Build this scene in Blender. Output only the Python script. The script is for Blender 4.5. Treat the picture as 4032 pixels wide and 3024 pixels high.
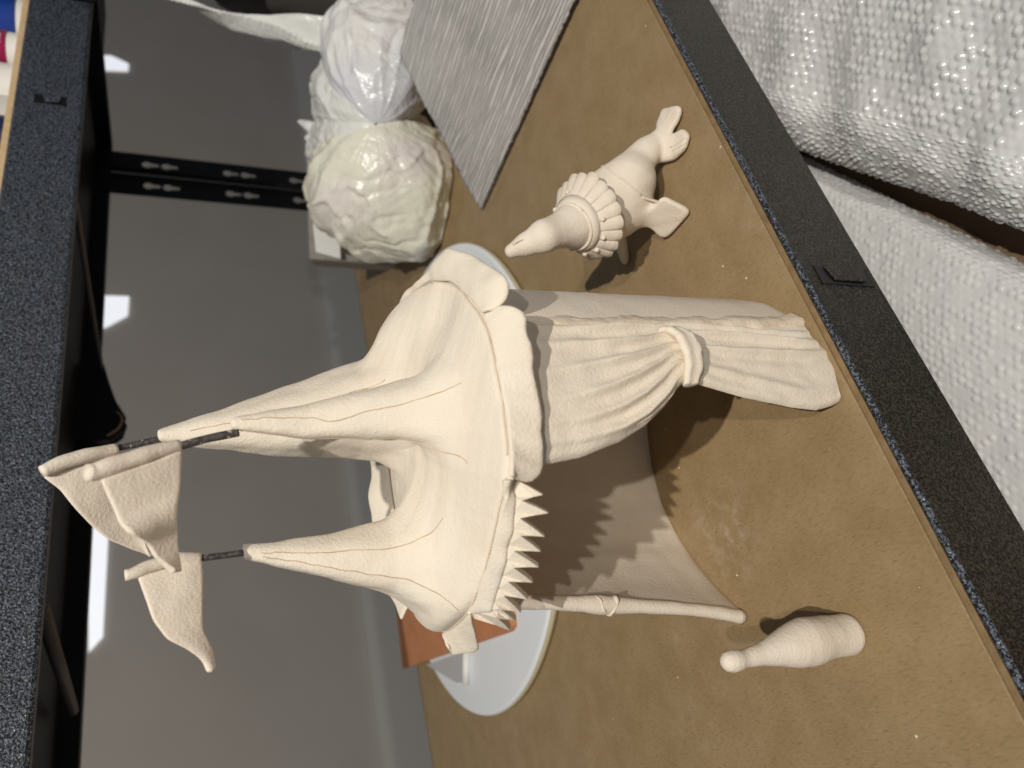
import bpy, bmesh, math, random
import numpy as np
from mathutils import Vector, Matrix, noise
random.seed(7); np.random.seed(7)
for o in list(bpy.data.objects): bpy.data.objects.remove(o)
SC = bpy.context.scene; COL = SC.collection
PI = math.pi

# ---------------------------------------------------------------- camera, world, light, exposure
cam = bpy.data.objects.new('camera', bpy.data.cameras.new('camera')); COL.objects.link(cam)
m = Matrix(((-0.225921, 0.851704, -0.472822, 0), (-0.353649, -0.523965, -0.77485, 0),
            (-0.907685, -0.007842, 0.419579, 0.40), (0, 0, 0, 1)))
cam.matrix_world = m
cam.data.sensor_width = 36; cam.data.lens = 25.348; cam.data.clip_start = .01; cam.data.clip_end = 50
cam.data.dof.use_dof = True; cam.data.dof.focus_distance = .50; cam.data.dof.aperture_fstop = 6.5
SC.camera = cam
W = bpy.data.worlds.new('World'); SC.world = W; W.use_nodes = True
W.node_tree.nodes['Background'].inputs[0].default_value = (.80, .88, 1, 1)
W.node_tree.nodes['Background'].inputs[1].default_value = .13
SC.view_settings.view_transform = 'Standard'; SC.view_settings.look = 'None'
SC.view_settings.exposure = 0; SC.view_settings.gamma = 1

def lamp(name, loc, power, size, col):
    L = bpy.data.lights.new(name, 'POINT'); L.energy = power; L.shadow_soft_size = size; L.color = col
    o = bpy.data.objects.new(name, L); COL.objects.link(o); o.location = loc; return o
lamp('wall_fill_lamp', (-.48, -1.12, 2.20), 200, .018, (1, .94, .85))
lamp('wall_fill_lamp', (-.52, -1.78, 2.05), 98, .026, (1, .93, .83))
lamp('wall_fill_lamp', (-.60, 2.70, 1.60), 10, .10, (1, .93, .88))  # added fill behind the rack, no visible source, brightens the grey wall

# ---------------------------------------------------------------- helpers
ORG = {}
def tag(o, label=None, cat=None, group=None, kind=None):
    if label: o['label'] = label
    if cat: o['category'] = cat
    if group: o['group'] = group
    if kind: o['kind'] = kind
    return o
def thing(name, loc, label, cat, group=None):
    o = bpy.data.objects.new(name, None); COL.objects.link(o); o.location = loc
    o.empty_display_size = .02; ORG[o.name] = Vector(loc)
    return tag(o, label, cat, group)
def mesh(name, verts, faces, mat, parent=None, smooth=True, mods=None):
    me = bpy.data.meshes.new(name)
    org = ORG.get(parent.name, Vector((0, 0, 0))) if parent else Vector((0, 0, 0))
    v = np.asarray(verts, dtype=np.float64) - np.array(org)
    me.from_pydata([tuple(p) for p in v], [], [tuple(int(i) for i in f) for f in faces])
    if smooth: me.polygons.foreach_set('use_smooth', [True]*len(me.polygons))
    me.materials.append(mat); me.update()
    o = bpy.data.objects.new(name, me); COL.objects.link(o)
    if parent: o.parent = parent
    ORG[o.name] = org
    for k, a in (mods or []):
        md = o.modifiers.new(k.lower(), k)
        for q, w in a.items(): setattr(md, q, w)
    return o
SUB = lambda n=1: ('SUBSURF', dict(levels=n, render_levels=n))
SOL = lambda t, off=0: ('SOLIDIFY', dict(thickness=t, offset=off))
BEV = lambda w, s=2: ('BEVEL', dict(width=w, segments=s, limit_method='ANGLE', angle_limit=math.radians(40)))

def boxgeo(x0, x1, y0, y1, z0, z1):
    v = [(x, y, z) for x in (x0, x1) for y in (y0, y1) for z in (z0, z1)]
    f = [(0, 1, 3, 2), (4, 6, 7, 5), (0, 4, 5, 1), (2, 3, 7, 6), (0, 2, 6, 4), (1, 5, 7, 3)]
    return v, f
def box(name, b, mat, parent=None, bev=.001):
    v, f = boxgeo(*b)
    return mesh(name, v, f, mat, parent, False, [BEV(bev)] if bev else None)
def resample(pts, n):
    p = np.array(pts, float); d = np.r_[0, np.cumsum(np.linalg.norm(np.diff(p, axis=0), axis=1))]
    t = np.linspace(0, d[-1], n)
    return np.stack([np.interp(t, d, p[:, i]) for i in range(p.shape[1])], 1)
def smoothc(p, it=2):
    p = p.copy()
    for _ in range(it): p[1:-1] = (p[:-2] + 2*p[1:-1] + p[2:])/4
    return p
def gridfaces(nu, nv, wrapu=False):
    f = []
    for i in range(nu if wrapu else nu-1):
        for j in range(nv-1):
            a = i*nv+j; b = ((i+1) % nu)*nv+j
            f.append((a, b, b+1, a+1))
    return f
def loft(name, A, B, n, m, mat, parent, th=.003, bulge=0, wob=0, up=(0, 0, 1), off=0, sub=1):
    A = resample(A, n); B = resample(B, n); up = np.array(up)
    V = []
    for i in range(n):
        for j in range(m):
            t = j/(m-1); p = A[i]*(1-t)+B[i]*t + up*bulge*math.sin(PI*t)
            if wob: p = p + up*wob*noise.noise(Vector(p)*60)
            V.append(p)
    return mesh(name, V, gridfaces(n, m), mat, parent, True, [SOL(th, off), SUB(sub)])
def tube(name, pts, rad, mat, parent, seg=10, n=None, sm=2, cap=True, wob=.10):
    p = np.array(pts, float)
    if n: p = smoothc(resample(p, n), sm)
    N = len(p); rad = np.interp(np.linspace(0, 1, N), np.linspace(0, 1, len(rad)), rad) if hasattr(rad, '__len__') else np.full(N, rad)
    V = []; ref = Vector((.3, .2, .93))
    for i in range(N):
        t = Vector(p[min(i+1, N-1)]-p[max(i-1, 0)]).normalized()
        a = t.cross(ref)
        if a.length < 1e-4: a = t.cross(Vector((1, 0, 0)))
        a.normalize(); b = t.cross(a)
        for k in range(seg):
            w = 2*PI*k/seg; dr = a*math.cos(w)+b*math.sin(w); V.append(Vector(p[i]) + dr*rad[i]*(1+wob*noise.noise(Vector(p[i])*110+dr*.9)))
    F = []
    for i in range(N-1):
        for k in range(seg):
            F.append((i*seg+k, i*seg+(k+1) % seg, (i+1)*seg+(k+1) % seg, (i+1)*seg+k))
    if cap: F += [tuple(reversed(range(seg))), tuple((N-1)*seg+k for k in range(seg))]
    return mesh(name, [tuple(v) for v in V], F, mat, parent)
def lathe(prof, seg, loc, axis=(0, 0, 1)):
    q = Vector((0, 0, 1)).rotation_difference(Vector(axis).normalized()); V = []
    for r, z in prof:
        for k in range(seg):
            a = 2*PI*k/seg; V.append(q @ Vector((r*math.cos(a), r*math.sin(a), z)) + Vector(loc))
    F = []
    for i in range(len(prof)-1):
        for k in range(seg): F.append((i*seg+k, i*seg+(k+1) % seg, (i+1)*seg+(k+1) % seg, (i+1)*seg+k))
    F += [tuple(reversed(range(seg))), tuple((len(prof)-1)*seg+k for k in range(seg))]
    return V, F

def nets(F, org, h):
    """surface of the region F<0 on a regular grid (naive surface nets)"""
    nx, ny, nz = F.shape
    ins = F < 0
    c = [(i, j, k) for i in (0, 1) for j in (0, 1) for k in (0, 1)]
    cnt = sum(ins[i:nx-1+i, j:ny-1+j, k:nz-1+k].astype(np.int8) for i, j, k in c)
    act = (cnt > 0) & (cnt < 8)
    ix = np.full(act.shape, -1, np.int64); idx = np.argwhere(act); ix[act] = np.arange(len(idx))
    P = np.zeros((len(idx), 3)); Wt = np.zeros(len(idx))
    I, J, K = idx.T
    for a in range(8):
        for b in range(a+1, 8):
            ca, cb = np.array(c[a]), np.array(c[b])
            if np.abs(ca-cb).sum() != 1: continue
            fa = F[I+ca[0], J+ca[1], K+ca[2]]; fb = F[I+cb[0], J+cb[1], K+cb[2]]
            s = (fa < 0) != (fb < 0); t = np.where(s, fa/np.where(s, fa-fb, 1), 0)
            P += s[:, None]*(ca+(cb-ca)*t[:, None]); Wt += s
    P = (P/Wt[:, None]+idx)*h+np.array(org)
    faces = []
    for ax in range(3):
        d = [0, 0, 0]; d[ax] = 1
        A = ins[:nx-d[0], :ny-d[1], :nz-d[2]]; B = ins[d[0]:, d[1]:, d[2]:]
        e = np.argwhere(A != B); u, v = [(1, 2), (2, 0), (0, 1)][ax]
        e = e[(e[:, u] > 0) & (e[:, v] > 0)]
        e = e[(e[:, u] < F.shape[u]-1) & (e[:, v] < F.shape[v]-1)]
        eu = np.zeros(3, int); eu[u] = 1; ev = np.zeros(3, int); ev[v] = 1
        g = lambda q: ix[q[:, 0], q[:, 1], q[:, 2]]
        Q = np.stack([g(e-eu-ev), g(e-ev), g(e), g(e-eu)], 1)
        fl = ~A[e[:, 0], e[:, 1], e[:, 2]]; Q[fl] = Q[fl][:, ::-1]
        faces.append(Q)
    return P, np.concatenate(faces)
def grid3(lo, hi, h):
    ax = [np.arange(a, b, h, dtype=np.float32) for a, b in zip(lo, hi)]
    return np.meshgrid(*ax, indexing='ij')
def smin(a, b, k):
    hh = np.clip(.5+.5*(b-a)/k, 0, 1); return b*(1-hh)+a*hh-k*hh*(1-hh)
def capsule(X, Y, Z, a, b, ra, rb, flat=None):
    a = np.array(a, float); b = np.array(b, float); d = b-a
    t = np.clip(((X-a[0])*d[0]+(Y-a[1])*d[1]+(Z-a[2])*d[2])/(d@d), 0, 1)
    return np.sqrt((X-a[0]-d[0]*t)**2+(Y-a[1]-d[1]*t)**2+(Z-a[2]-d[2]*t)**2)-(ra+(rb-ra)*t)

# ---------------------------------------------------------------- materials
def mat(name, col, rough=.6, col2=None, nscale=20, detail=6, bump=0, bscale=200, metal=0, spec=.5, ramp=(.35, .65), bdist=.001, extra=None, coat=0, sss=0):
    M = bpy.data.materials.new(name); M.use_nodes = True; N = M.node_tree; P = N.nodes['Principled BSDF']
    P.inputs['Base Color'].default_value = (*col, 1); P.inputs['Roughness'].default_value = rough
    P.inputs['Metallic'].default_value = metal; P.inputs['Specular IOR Level'].default_value = spec
    P.inputs['Coat Weight'].default_value = coat
    if sss: P.inputs['Subsurface Weight'].default_value = sss; P.inputs['Subsurface Scale'].default_value = .01
    T = N.nodes.new('ShaderNodeTexCoord')
    if col2:
        n = N.nodes.new('ShaderNodeTexNoise'); n.inputs['Scale'].default_value = nscale; n.inputs['Detail'].default_value = detail
        N.links.new(T.outputs['Object'], n.inputs['Vector'])
        r = N.nodes.new('ShaderNodeValToRGB'); r.color_ramp.elements[0].position = ramp[0]; r.color_ramp.elements[1].position = ramp[1]
        r.color_ramp.elements[0].color = (*col, 1); r.color_ramp.elements[1].color = (*col2, 1)
        N.links.new(n.outputs['Fac'], r.inputs['Fac']); N.links.new(r.outputs['Color'], P.inputs['Base Color'])
    if bump:
        n2 = N.nodes.new('ShaderNodeTexNoise'); n2.inputs['Scale'].default_value = bscale; n2.inputs['Detail'].default_value = 4
        N.links.new(T.outputs['Object'], n2.inputs['Vector'])
        b = N.nodes.new('ShaderNodeBump'); b.inputs['Strength'].default_value = bump; b.inputs['Distance'].default_value = bdist
        N.links.new(n2.outputs['Fac'], b.inputs['Height']); N.links.new(b.outputs['Normal'], P.inputs['Normal'])
    if extra: extra(M, N, P, T)
    return M
def mixcol(N, P, fac, col, inp='Base Color'):
    """mix col over whatever feeds the input, by the socket fac"""
    mx = N.nodes.new('ShaderNodeMix'); mx.data_type = 'RGBA'
    src = P.inputs[inp].links[0].from_socket if P.inputs[inp].links else None
    if src: N.links.new(src, mx.inputs[6])
    else: mx.inputs[6].default_value = P.inputs[inp].default_value
    mx.inputs[7].default_value = (*col, 1); N.links.new(fac, mx.inputs[0]); N.links.new(mx.outputs[2], P.inputs[inp])
def ramp(N, src, a, b, lo=0, hi=1):
    r = N.nodes.new('ShaderNodeMapRange'); r.inputs[1].default_value = a; r.inputs[2].default_value = b
    r.inputs[3].default_value = lo; r.inputs[4].default_value = hi; N.links.new(src, r.inputs[0]); return r.outputs[0]
def tex(N, T, kind, scale, sx=1, sy=1, sz=1, rot=0, **k):
    mp = N.nodes.new('ShaderNodeMapping'); mp.inputs['Scale'].default_value = (sx, sy, sz); mp.inputs['Rotation'].default_value = (0, 0, rot)
    N.links.new(T.outputs['Object'], mp.inputs[0])
    n = N.nodes.new(kind); n.inputs['Scale'].default_value = scale
    for q, w in k.items(): n.inputs[q].default_value = w
    N.links.new(mp.outputs[0], n.inputs['Vector']); return n

def clay_extra(M, N, P, T):
    # fine grog pits, a few tan specks, two scales of surface relief
    v = tex(N, T, 'ShaderNodeTexVoronoi', 170); f = ramp(N, v.outputs['Distance'], .10, .04)
    n = tex(N, T, 'ShaderNodeTexNoise', 14, Detail=3); g = ramp(N, n.outputs['Fac'], .58, .70)
    mu = N.nodes.new('ShaderNodeMath'); mu.operation = 'MULTIPLY'; N.links.new(f, mu.inputs[0]); N.links.new(g, mu.inputs[1])
    mixcol(N, P, mu.outputs[0], (.46, .30, .17))
    b0 = P.inputs['Normal'].links[0].from_node
    n3 = tex(N, T, 'ShaderNodeTexNoise', 55, Detail=5)
    b = N.nodes.new('ShaderNodeBump'); b.inputs['Strength'].default_value = .5; b.inputs['Distance'].default_value = .0015
    N.links.new(n3.outputs['Fac'], b.inputs['Height']); N.links.new(b0.outputs[0], b.inputs['Normal'])
    b2 = N.nodes.new('ShaderNodeBump'); b2.inputs['Strength'].default_value = .5; b2.inputs['Distance'].default_value = .0006; b2.invert = True
    N.links.new(mu.outputs[0], b2.inputs['Height']); N.links.new(b.outputs[0], b2.inputs['Normal'])
    N.links.new(b2.outputs[0], P.inputs['Normal'])
M_clay = mat('white_bisque_clay', (.79, .705, .58), .85, (.82, .745, .63), 26, 6, .6, 560, spec=.2, bdist=.0009, extra=clay_extra)
M_clay2 = mat('smooth_bisque_clay', (.78, .685, .57), .8, (.81, .73, .62), 30, 6, .5, 560, spec=.2, bdist=.0010)
M_edge = mat('raw_clay_edge', (.70, .58, .44), .9, (.79, .70, .57), 60, 6, .6, 300, spec=.15, bdist=.0012)
M_seamline = mat('tan_clay_line', (.50, .36, .23), .9, (.66, .53, .39), 90, 4, spec=.1)

def mdf_extra(M, N, P, T):
    for rot, sc_, c, lo, hi in ((.5, 620, (.16, .10, .050), .52, .72), (-.9, 700, (.17, .105, .052), .54, .74), (1.9, 640, (.46, .35, .21), .60, .80), (2.6, 600, (.42, .31, .18), .60, .80), (1.2, 300, (.15, .09, .045), .68, .75)):
        n = tex(N, T, 'ShaderNodeTexNoise', sc_, 1, .28, 1, rot, Detail=2)
        mixcol(N, P, ramp(N, n.outputs['Fac'], lo, hi, 0, .36), c)
    v = tex(N, T, 'ShaderNodeTexVoronoi', 36); f = ramp(N, v.outputs['Distance'], .040, .018)
    mixcol(N, P, f, (.85, .78, .70))
    n = tex(N, T, 'ShaderNodeTexNoise', 11, 1, 1, 1, 0, Detail=8, Roughness=.7); f = ramp(N, n.outputs['Fac'], .64, .80, 0, .30)
    mixcol(N, P, f, (.66, .57, .46))
def mdf_dust(M, N, P, T):
    mdf_extra(M, N, P, T)
    for c, r, hi in (((0.1358,0.4569,0.0000), .055, .55), ((0.0826,0.9845,0.0000), .06, .30), ((0.3380,0.2816,0.0000), .05, .25), ((0.0100,0.5770,0.0000), .05, .18)):
        v = N.nodes.new('ShaderNodeVectorMath'); v.operation = 'DISTANCE'; v.inputs[1].default_value = (c[0]-ORGR[0], c[1]-ORGR[1], c[2]-ORGR[2])
        N.links.new(T.outputs['Object'], v.inputs[0])
        n = tex(N, T, 'ShaderNodeTexNoise', 70, Detail=7, Roughness=.75)
        a_ = ramp(N, v.outputs['Value'], r, 0, 0, 1); b_ = ramp(N, n.outputs['Fac'], .48, .66, 0, hi)
        mu = N.nodes.new('ShaderNodeMath'); mu.operation = 'MULTIPLY'; N.links.new(a_, mu.inputs[0]); N.links.new(b_, mu.inputs[1])
        mixcol(N, P, mu.outputs[0], (.56, .50, .42))
ORGR = (.6, .84, -.6)
M_mdf = mat('brown_fibreboard', (.290, .203, .102), .55, (.335, .240, .130), 30, 9, .12, 500, spec=.35, bdist=.0004, extra=mdf_dust)
M_mdfedge = mat('fibreboard_edge', (.21, .14, .07), .8, (.27, .185, .10), 120, 6, .3, 600, spec=.2, bdist=.0005)
M_mdfpale = mat('pale_fibreboard_edge', (.62, .44, .24), .8, (.70, .52, .30), 120, 6)

def hammer_extra(M, N, P, T):
    n = tex(N, T, 'ShaderNodeTexNoise', 520, Detail=1.5, Distortion=.6)
    b = N.nodes.new('ShaderNodeBump'); b.inputs['Strength'].default_value = 1; b.inputs['Distance'].default_value = .0022
    N.links.new(n.outputs['Fac'], b.inputs['Height']); N.links.new(b.outputs[0], P.inputs['Normal'])
    mixcol(N, P, ramp(N, n.outputs['Fac'], .50, .56), (.105, .130, .172))
M_hammer = mat('hammered_black_paint', (.006, .007, .010), .30, spec=.6, extra=hammer_extra)
def hammer_low(M, N, P, T):
    n = tex(N, T, 'ShaderNodeTexNoise', 560, Detail=1.5, Distortion=.8)
    b = N.nodes.new('ShaderNodeBump'); b.inputs['Strength'].default_value = .9; b.inputs['Distance'].default_value = .0014
    N.links.new(n.outputs['Fac'], b.inputs['Height']); N.links.new(b.outputs[0], P.inputs['Normal'])
    mixcol(N, P, ramp(N, n.outputs['Fac'], .50, .58), (.055, .046, .031))
M_hammerlow = mat('hammered_dark_paint', (.008, .0075, .006), .36, spec=.32, extra=hammer_low)
M_black = mat('black_painted_steel', (.006, .006, .007), .45, spec=.3)
M_steel = mat('dull_grey_steel', (.10, .09, .08), .5, spec=.4)
M_wire = mat('dark_iron_wire', (.05, .042, .04), .55, (.10, .085, .08), 300, 4, .5, 400, spec=.5, ramp=(.45, .6),
             extra=lambda M, N, P, T: mixcol(N, P, ramp(N, tex(N, T, 'ShaderNodeTexNoise', 260, Detail=3).outputs['Fac'], .62, .68), (.55, .5, .45)))
M_wall = mat('grey_painted_wall', (.47, .435, .395), .95, (.50, .465, .425), 2, 3, spec=.1)
M_board = mat('white_laminate', (.82, .87, .92), .35, (.85, .89, .93), 12, 4, spec=.5)
M_boardedge = mat('cream_board_edge', (.55, .50, .33), .7)
M_terra = mat('terracotta', (.50, .20, .085), .85, (.56, .24, .11), 20, 6, .4, 200)
M_card = mat('white_card', (.82, .83, .80), .7)
M_grey = mat('grey_plastic_sheet', (.50, .51, .52), .5)

# ================================================================ setting
wall = box('wall', (-4, 9, 4.0, 4.1, -1.6, 3.2), M_wall, None, 0); tag(wall, kind='structure')
bb = box('baseboard', (-4, 9, 3.96, 3.997, -1.6, -.50), mat('pale_grey_skirting', (.60, .585, .55), .95, spec=.1), None, 0); tag(bb, kind='structure')
fl = box('floor', (-4, 9, -3.2, 4.0, -1.7, -1.601), mat('brown_cardboard_floor', (.13, .085, .05), .8, (.17, .11, .065), 8, 5), None, 0); tag(fl, kind='structure')

# ---- shelving rack
rack = thing('shelving_rack', (.6, .84, -.6), 'black hammered-metal shelving rack with a brown fibreboard deck carrying the clay tent', 'shelving')
BT = .0032
box('shelf_board', (-.35, 1.45, .2905, 1.385, -.012, 0), M_mdf, rack, .0006)
# board edge strip sits in front of the deck, slightly lower
box('board_edge', (-.35, 1.45, .2862, .2902, -.014, -.0012), M_mdfedge, rack, .0005)
def beam(name, x0, x1, y, zt, zb, mt, tabx, tabz):
    """folded steel beam: face plate with punched tabs, rounded top lip, lower return"""
    pr = [(y+.0045, zt-.016), (y+.0045, zt-.002), (y+.003, zt), (y+.001, zt), (y-.001, zt-.0025), (y-.001, zb+.003), (y+.001, zb), (y+.014, zb), (y+.014, zb+.003), (y+.003, zb+.003)]
    V = [(x, a, b) for x in (x0, x1) for a, b in pr]; n = len(pr)
    F = [(i, i+1, n+i+1, n+i) for i in range(n-1)]
    o = mesh(name, V, F, mt, rack, False, [SOL(.0016, 0), BEV(.0008, 2)])
    for tx in tabx:   # punched lock slot: raised tongue framed by a dark slot
        w, hh = .017, tabz[1]-tabz[0]; z0, z1 = tabz
        V = [(tx-w/2, y-.0022, z0), (tx+w/2, y-.0022, z0), (tx+w/2, y-.0022, z1), (tx-w/2, y-.0022, z1)]
        dark = mesh('slot', V, [(0, 1, 2, 3)], M_black, o, False, [SOL(.0006, 0)])
        ii = .0028
        V = [(tx-w/2+ii, y-.0040, z0+.009), (tx+w/2-ii*.5, y-.0040, z0+.005), (tx+w/2-ii*.5, y-.0034, z1-.009), (tx-w/2+ii, y-.0034, z1-.013)]
        mesh('tongue', V, [(0, 1, 2, 3)], mt, o, False, [SOL(.0012, 0), BEV(.0004, 1)])
    return o
beam('front_beam', -.35, 1.6, .285, -.003, -.080, M_hammerlow, (.263,), (-.072, -.018))
tube('beam_lip', [(x, .2838, -.0036) for x in np.linspace(-.35, 1.6, 40)], .0024, M_hammer, rack, 12, None, 2, True, 0)
UY = .79; UZ0, UZ1 = .5185, .598
beam('front_beam', -.6, 2.0, UY, UZ1, UZ0, M_hammer, (.945,), (.538, .576))
box('shelf_board', (-.6, 2.0, UY+.004, 1.385, UZ1+.001, UZ1+.009), M_mdfpale, rack, .0005)
box('shelf_underside', (-.6, 2.0, UY+.02, 1.36, UZ0+.05, UZ1-.002), M_black, rack, 0)
box('shelf_board', (-.6, 2.0, -.9, 1.38, -.365, -.352), mat('brown_cardboard', (.20, .13, .075), .8, (.26, .17, .10), 8, 5), rack, .001)
box('rear_beam', (-.6, 1.515, 1.37, 1.40, .541, .605), M_black, rack, .001)
box('side_beam', (1.515, 1.545, UY+.01, 1.40, .541, .605), M_black, rack, .001)
# diagonal brace rods below the upper shelf
for a, b, r in (((0.2573,0.8400,0.5267), (0.2378,1.3000,0.5445), .0075), ((0.8246,0.8600,0.5283), (0.8532,1.3600,0.5338), .0045)):
    tube('brace', [a, b], r, M_steel, rack, 8)
# small black bracket hanging at the rear beam
br = (0.7605,1.3600,0.5281)
V = []; pts2 = [(-.10, .05), (.055, .05), (.058, -.012), (.042, -.030), (.016, -.036), (-.020, -.018), (-.06, -.006), (-.10, .004)]
for s in (0, .03):
    V += [(br[0]-p[0]*1.0, br[1]-s, br[2]+p[1]) for p in pts2]
n = len(pts2)
mesh('bracket', V, [tuple(range(n)), tuple(reversed(range(n, 2*n)))]+[(i, (i+1) % n, n+(i+1) % n, n+i) for i in range(n)], M_black, rack, False, [BEV(.003)])
tube('bracket_rim', [(br[0]-.055, br[1]-.034, br[2]-.008), (br[0]-.040, br[1]-.034, br[2]-.028), (br[0]-.016, br[1]-.034, br[2]-.034), (br[0]-.004, br[1]-.034, br[2]-.022)], .0022, mat('brown_edge', (.35, .27, .18), .6), rack, 6, 12)
# rear post: two flanges with real keyhole cut-outs
def keyplate(name, x0, x1, y, z0, z1, zs, parent):
    bm = bmesh.new(); cx = (x0+x1)/2
    def loop(pts):
        vs = [bm.verts.new(p) for p in pts]; return [bm.edges.new((vs[i], vs[(i+1) % len(vs)])) for i in range(len(vs))]
    es = loop([(x0, y, z0), (x1, y, z0), (x1, y, z1), (x0, y, z1)])
    for zc in zs:
        P = [(cx+.011*math.cos(a), y, zc+.011*math.sin(a)) for a in np.linspace(-PI*.30, PI*1.30, 11)]
        P += [(cx-.0050, y, zc-.026), (cx+.0050, y, zc-.026)]
        es += loop(P)
    bmesh.ops.triangle_fill(bm, use_beauty=True, edges=es)
    me = bpy.data.meshes.new(name); bm.to_mesh(me); bm.free(); me.materials.append(M_black)
    for v in me.vertices: v.co -= ORG[parent.name]
    o = bpy.data.objects.new(name, me); COL.objects.link(o); o.parent = parent; ORG[o.name] = ORG[parent.name]
    md = o.modifiers.new('s', 'SOLIDIFY'); md.thickness = .003
    return o
zs = [.462, .420, .280, .238, .118, .076, -.06, -.10]
keyplate('rear_post', 1.378, 1.444, 1.39, -.55, .60, zs, rack)
keyplate('rear_post', 1.447, 1.514, 1.389, -.55, .60, [z+.004 for z in zs], rack)
tube('post_edge', [(1.446, 1.38, -.5), (1.446, 1.38, .56)], .004, M_black, rack, 6)
# front upper corner post, cut off by the frame
cp = (1.1642,0.7900,0.5469)
box('front_post', (cp[0]+.012, cp[0]+.10, UY-.014, UY-.004, UZ0-.006, .95), M_black, rack, .002)
for k in range(4):
    hz = .672+k*.034
    box('post_mark', (cp[0]+.026, cp[0]+.048, UY-.0175, UY-.0145, hz, hz+.022), M_card, rack, .0005)

# ---- glowing strips stand in for lamp light on the wall under the rear beam
M_glow = bpy.data.materials.new('glowing_light_patch'); M_glow.use_nodes = True
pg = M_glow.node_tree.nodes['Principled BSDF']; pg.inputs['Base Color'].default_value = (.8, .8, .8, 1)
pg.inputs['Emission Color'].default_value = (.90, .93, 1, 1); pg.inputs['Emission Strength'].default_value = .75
def patch(pts, label):
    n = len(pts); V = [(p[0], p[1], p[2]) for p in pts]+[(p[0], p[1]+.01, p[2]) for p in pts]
    o = mesh('light_patch', V, [tuple(range(n)), tuple(reversed(range(n, 2*n)))]+[(i, (i+1) % n, n+(i+1) % n, n+i) for i in range(n)], M_glow, None, False)
    tag(o, label, 'light panel', 'glowing patches of lamp light on the grey wall')
patch([(1.7503,3.9850,0.8314), (1.7421,3.9850,0.7303), (1.0409,3.9850,0.7381), (0.9787,3.9850,0.7927)], 'long white patch of lamp light as a glowing strip with a slanted end behind the clay flags')
patch([(3.0858,3.9850,0.8310), (3.0874,3.9850,0.6723), (2.9460,3.9850,0.6766), (2.8529,3.9850,0.7909), (2.8516,3.9850,0.8338)], 'small white patch of lamp light as a glowing trapezoid on the wall beside the rear beam')
patch([(5.3404,3.9850,0.9637), (5.3642,3.9850,0.8434), (5.3290,3.9850,0.7748), (5.2993,3.9850,0.7246), (5.2222,3.9850,0.7290), (5.1952,3.9850,0.8680), (5.1817,3.9850,0.9569)], 'smallest white patch of lamp light as a glowing shape on the wall near the corner post')

# ================================================================ clay tent
TC = np.array((.205, .405))
tent = thing('clay_circus_tent', (.205, .405, 0), 'unpainted cream clay circus tent with three peaks, flags and an open curtain', 'clay tent')
RZ = .246
rim = [(0.1362,0.3109,0.2460), (0.1649,0.2995,0.2460), (0.1853,0.2963,0.2460), (0.2106,0.2935,0.2460), (0.2267,0.2963,0.2460), (0.2430,0.3058,0.2460), (0.2741,0.3265,0.2460), (0.3007,0.3579,0.2460),
       (.318, .415, RZ), (.322, .455, RZ), (.292, .498, RZ), (.245, .520, RZ), (.185, .520, RZ), (.135, .500, RZ), (0.0940,0.4625,0.2460),
       (0.0916,0.4296,0.2460), (0.0927,0.4024,0.2460), (0.1076,0.3617,0.2460), (0.1201,0.3409,0.2460), (0.1282,0.3257,0.2460)]
ra = np.array([(math.atan2(p[1]-TC[1], p[0]-TC[0]), math.hypot(p[0]-TC[0], p[1]-TC[1])) for p in rim])
o_ = np.argsort(ra[:, 0]); ra = ra[o_]
TH = np.linspace(-PI, PI, 361)
RR = np.interp(TH, np.r_[ra[:, 0]-2*PI, ra[:, 0], ra[:, 0]+2*PI], np.r_[ra[:, 1], ra[:, 1], ra[:, 1]])
for _ in range(25): RR[1:-1] = (RR[:-2]+2*RR[1:-1]+RR[2:])/4; RR[0] = RR[-1] = (RR[1]+RR[-2])/2
def rimp(th, k=1.0, z=RZ, add=0):
    th = (th+PI) % (2*PI)-PI; r = np.interp(th, TH, RR)*k+add
    return (TC[0]+r*math.cos(th), TC[1]+r*math.sin(th), z)

HORN = {
 'A': dict(p=[(0.2430,0.4597,0.4122), (0.2487,0.4567,0.3370), (0.2548,0.4533,0.2843), (0.2467,0.4349,0.2584)], r=[0.0039, 0.0230, 0.0341, 0.0394]),
 'B': dict(p=[(0.2061,0.3774,0.3738), (0.2057,0.3776,0.3319), (0.2049,0.3666,0.2834), (0.2013,0.3572,0.2554)], r=[0.0033, 0.0102, 0.0171, 0.0233]),
 'C': dict(p=[(0.1510,0.4345,0.3663), (0.1477,0.4356,0.3457), (0.1437,0.4370,0.3167), (0.1390,0.4385,0.2809), (0.1358,0.4395,0.2624)], r=[0.0043, 0.0077, 0.0136, 0.0228, 0.0332])}
def lump(X, Y, Z, s, ph=0):
    return (np.sin(X*s+1.3+ph)*np.sin(Y*s*1.1+.7+ph*2)*np.sin(Z*s*.9+2.1+ph)+.5*np.sin(X*s*2.3+Z*s*1.7)*np.sin(Y*s*2.1+1+ph))
X, Y, Z = grid3((.075, .265, .236), (.345, .545, .425), .00165)
rho = np.hypot(X-TC[0], Y-TC[1]); th = np.arctan2(Y-TC[1], X-TC[0])
Rm = np.interp(th, TH, RR).astype(np.float32); q = rho/Rm
hb = RZ+.016*(1-q**2)+.020*np.exp(-((X-.290)**2+(Y-.425)**2)/(2*.026**2))-.006*np.exp(-((X-.262)**2+(Y-.345)**2)/(2*.016**2))
F = (Z-hb)*.85
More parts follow.
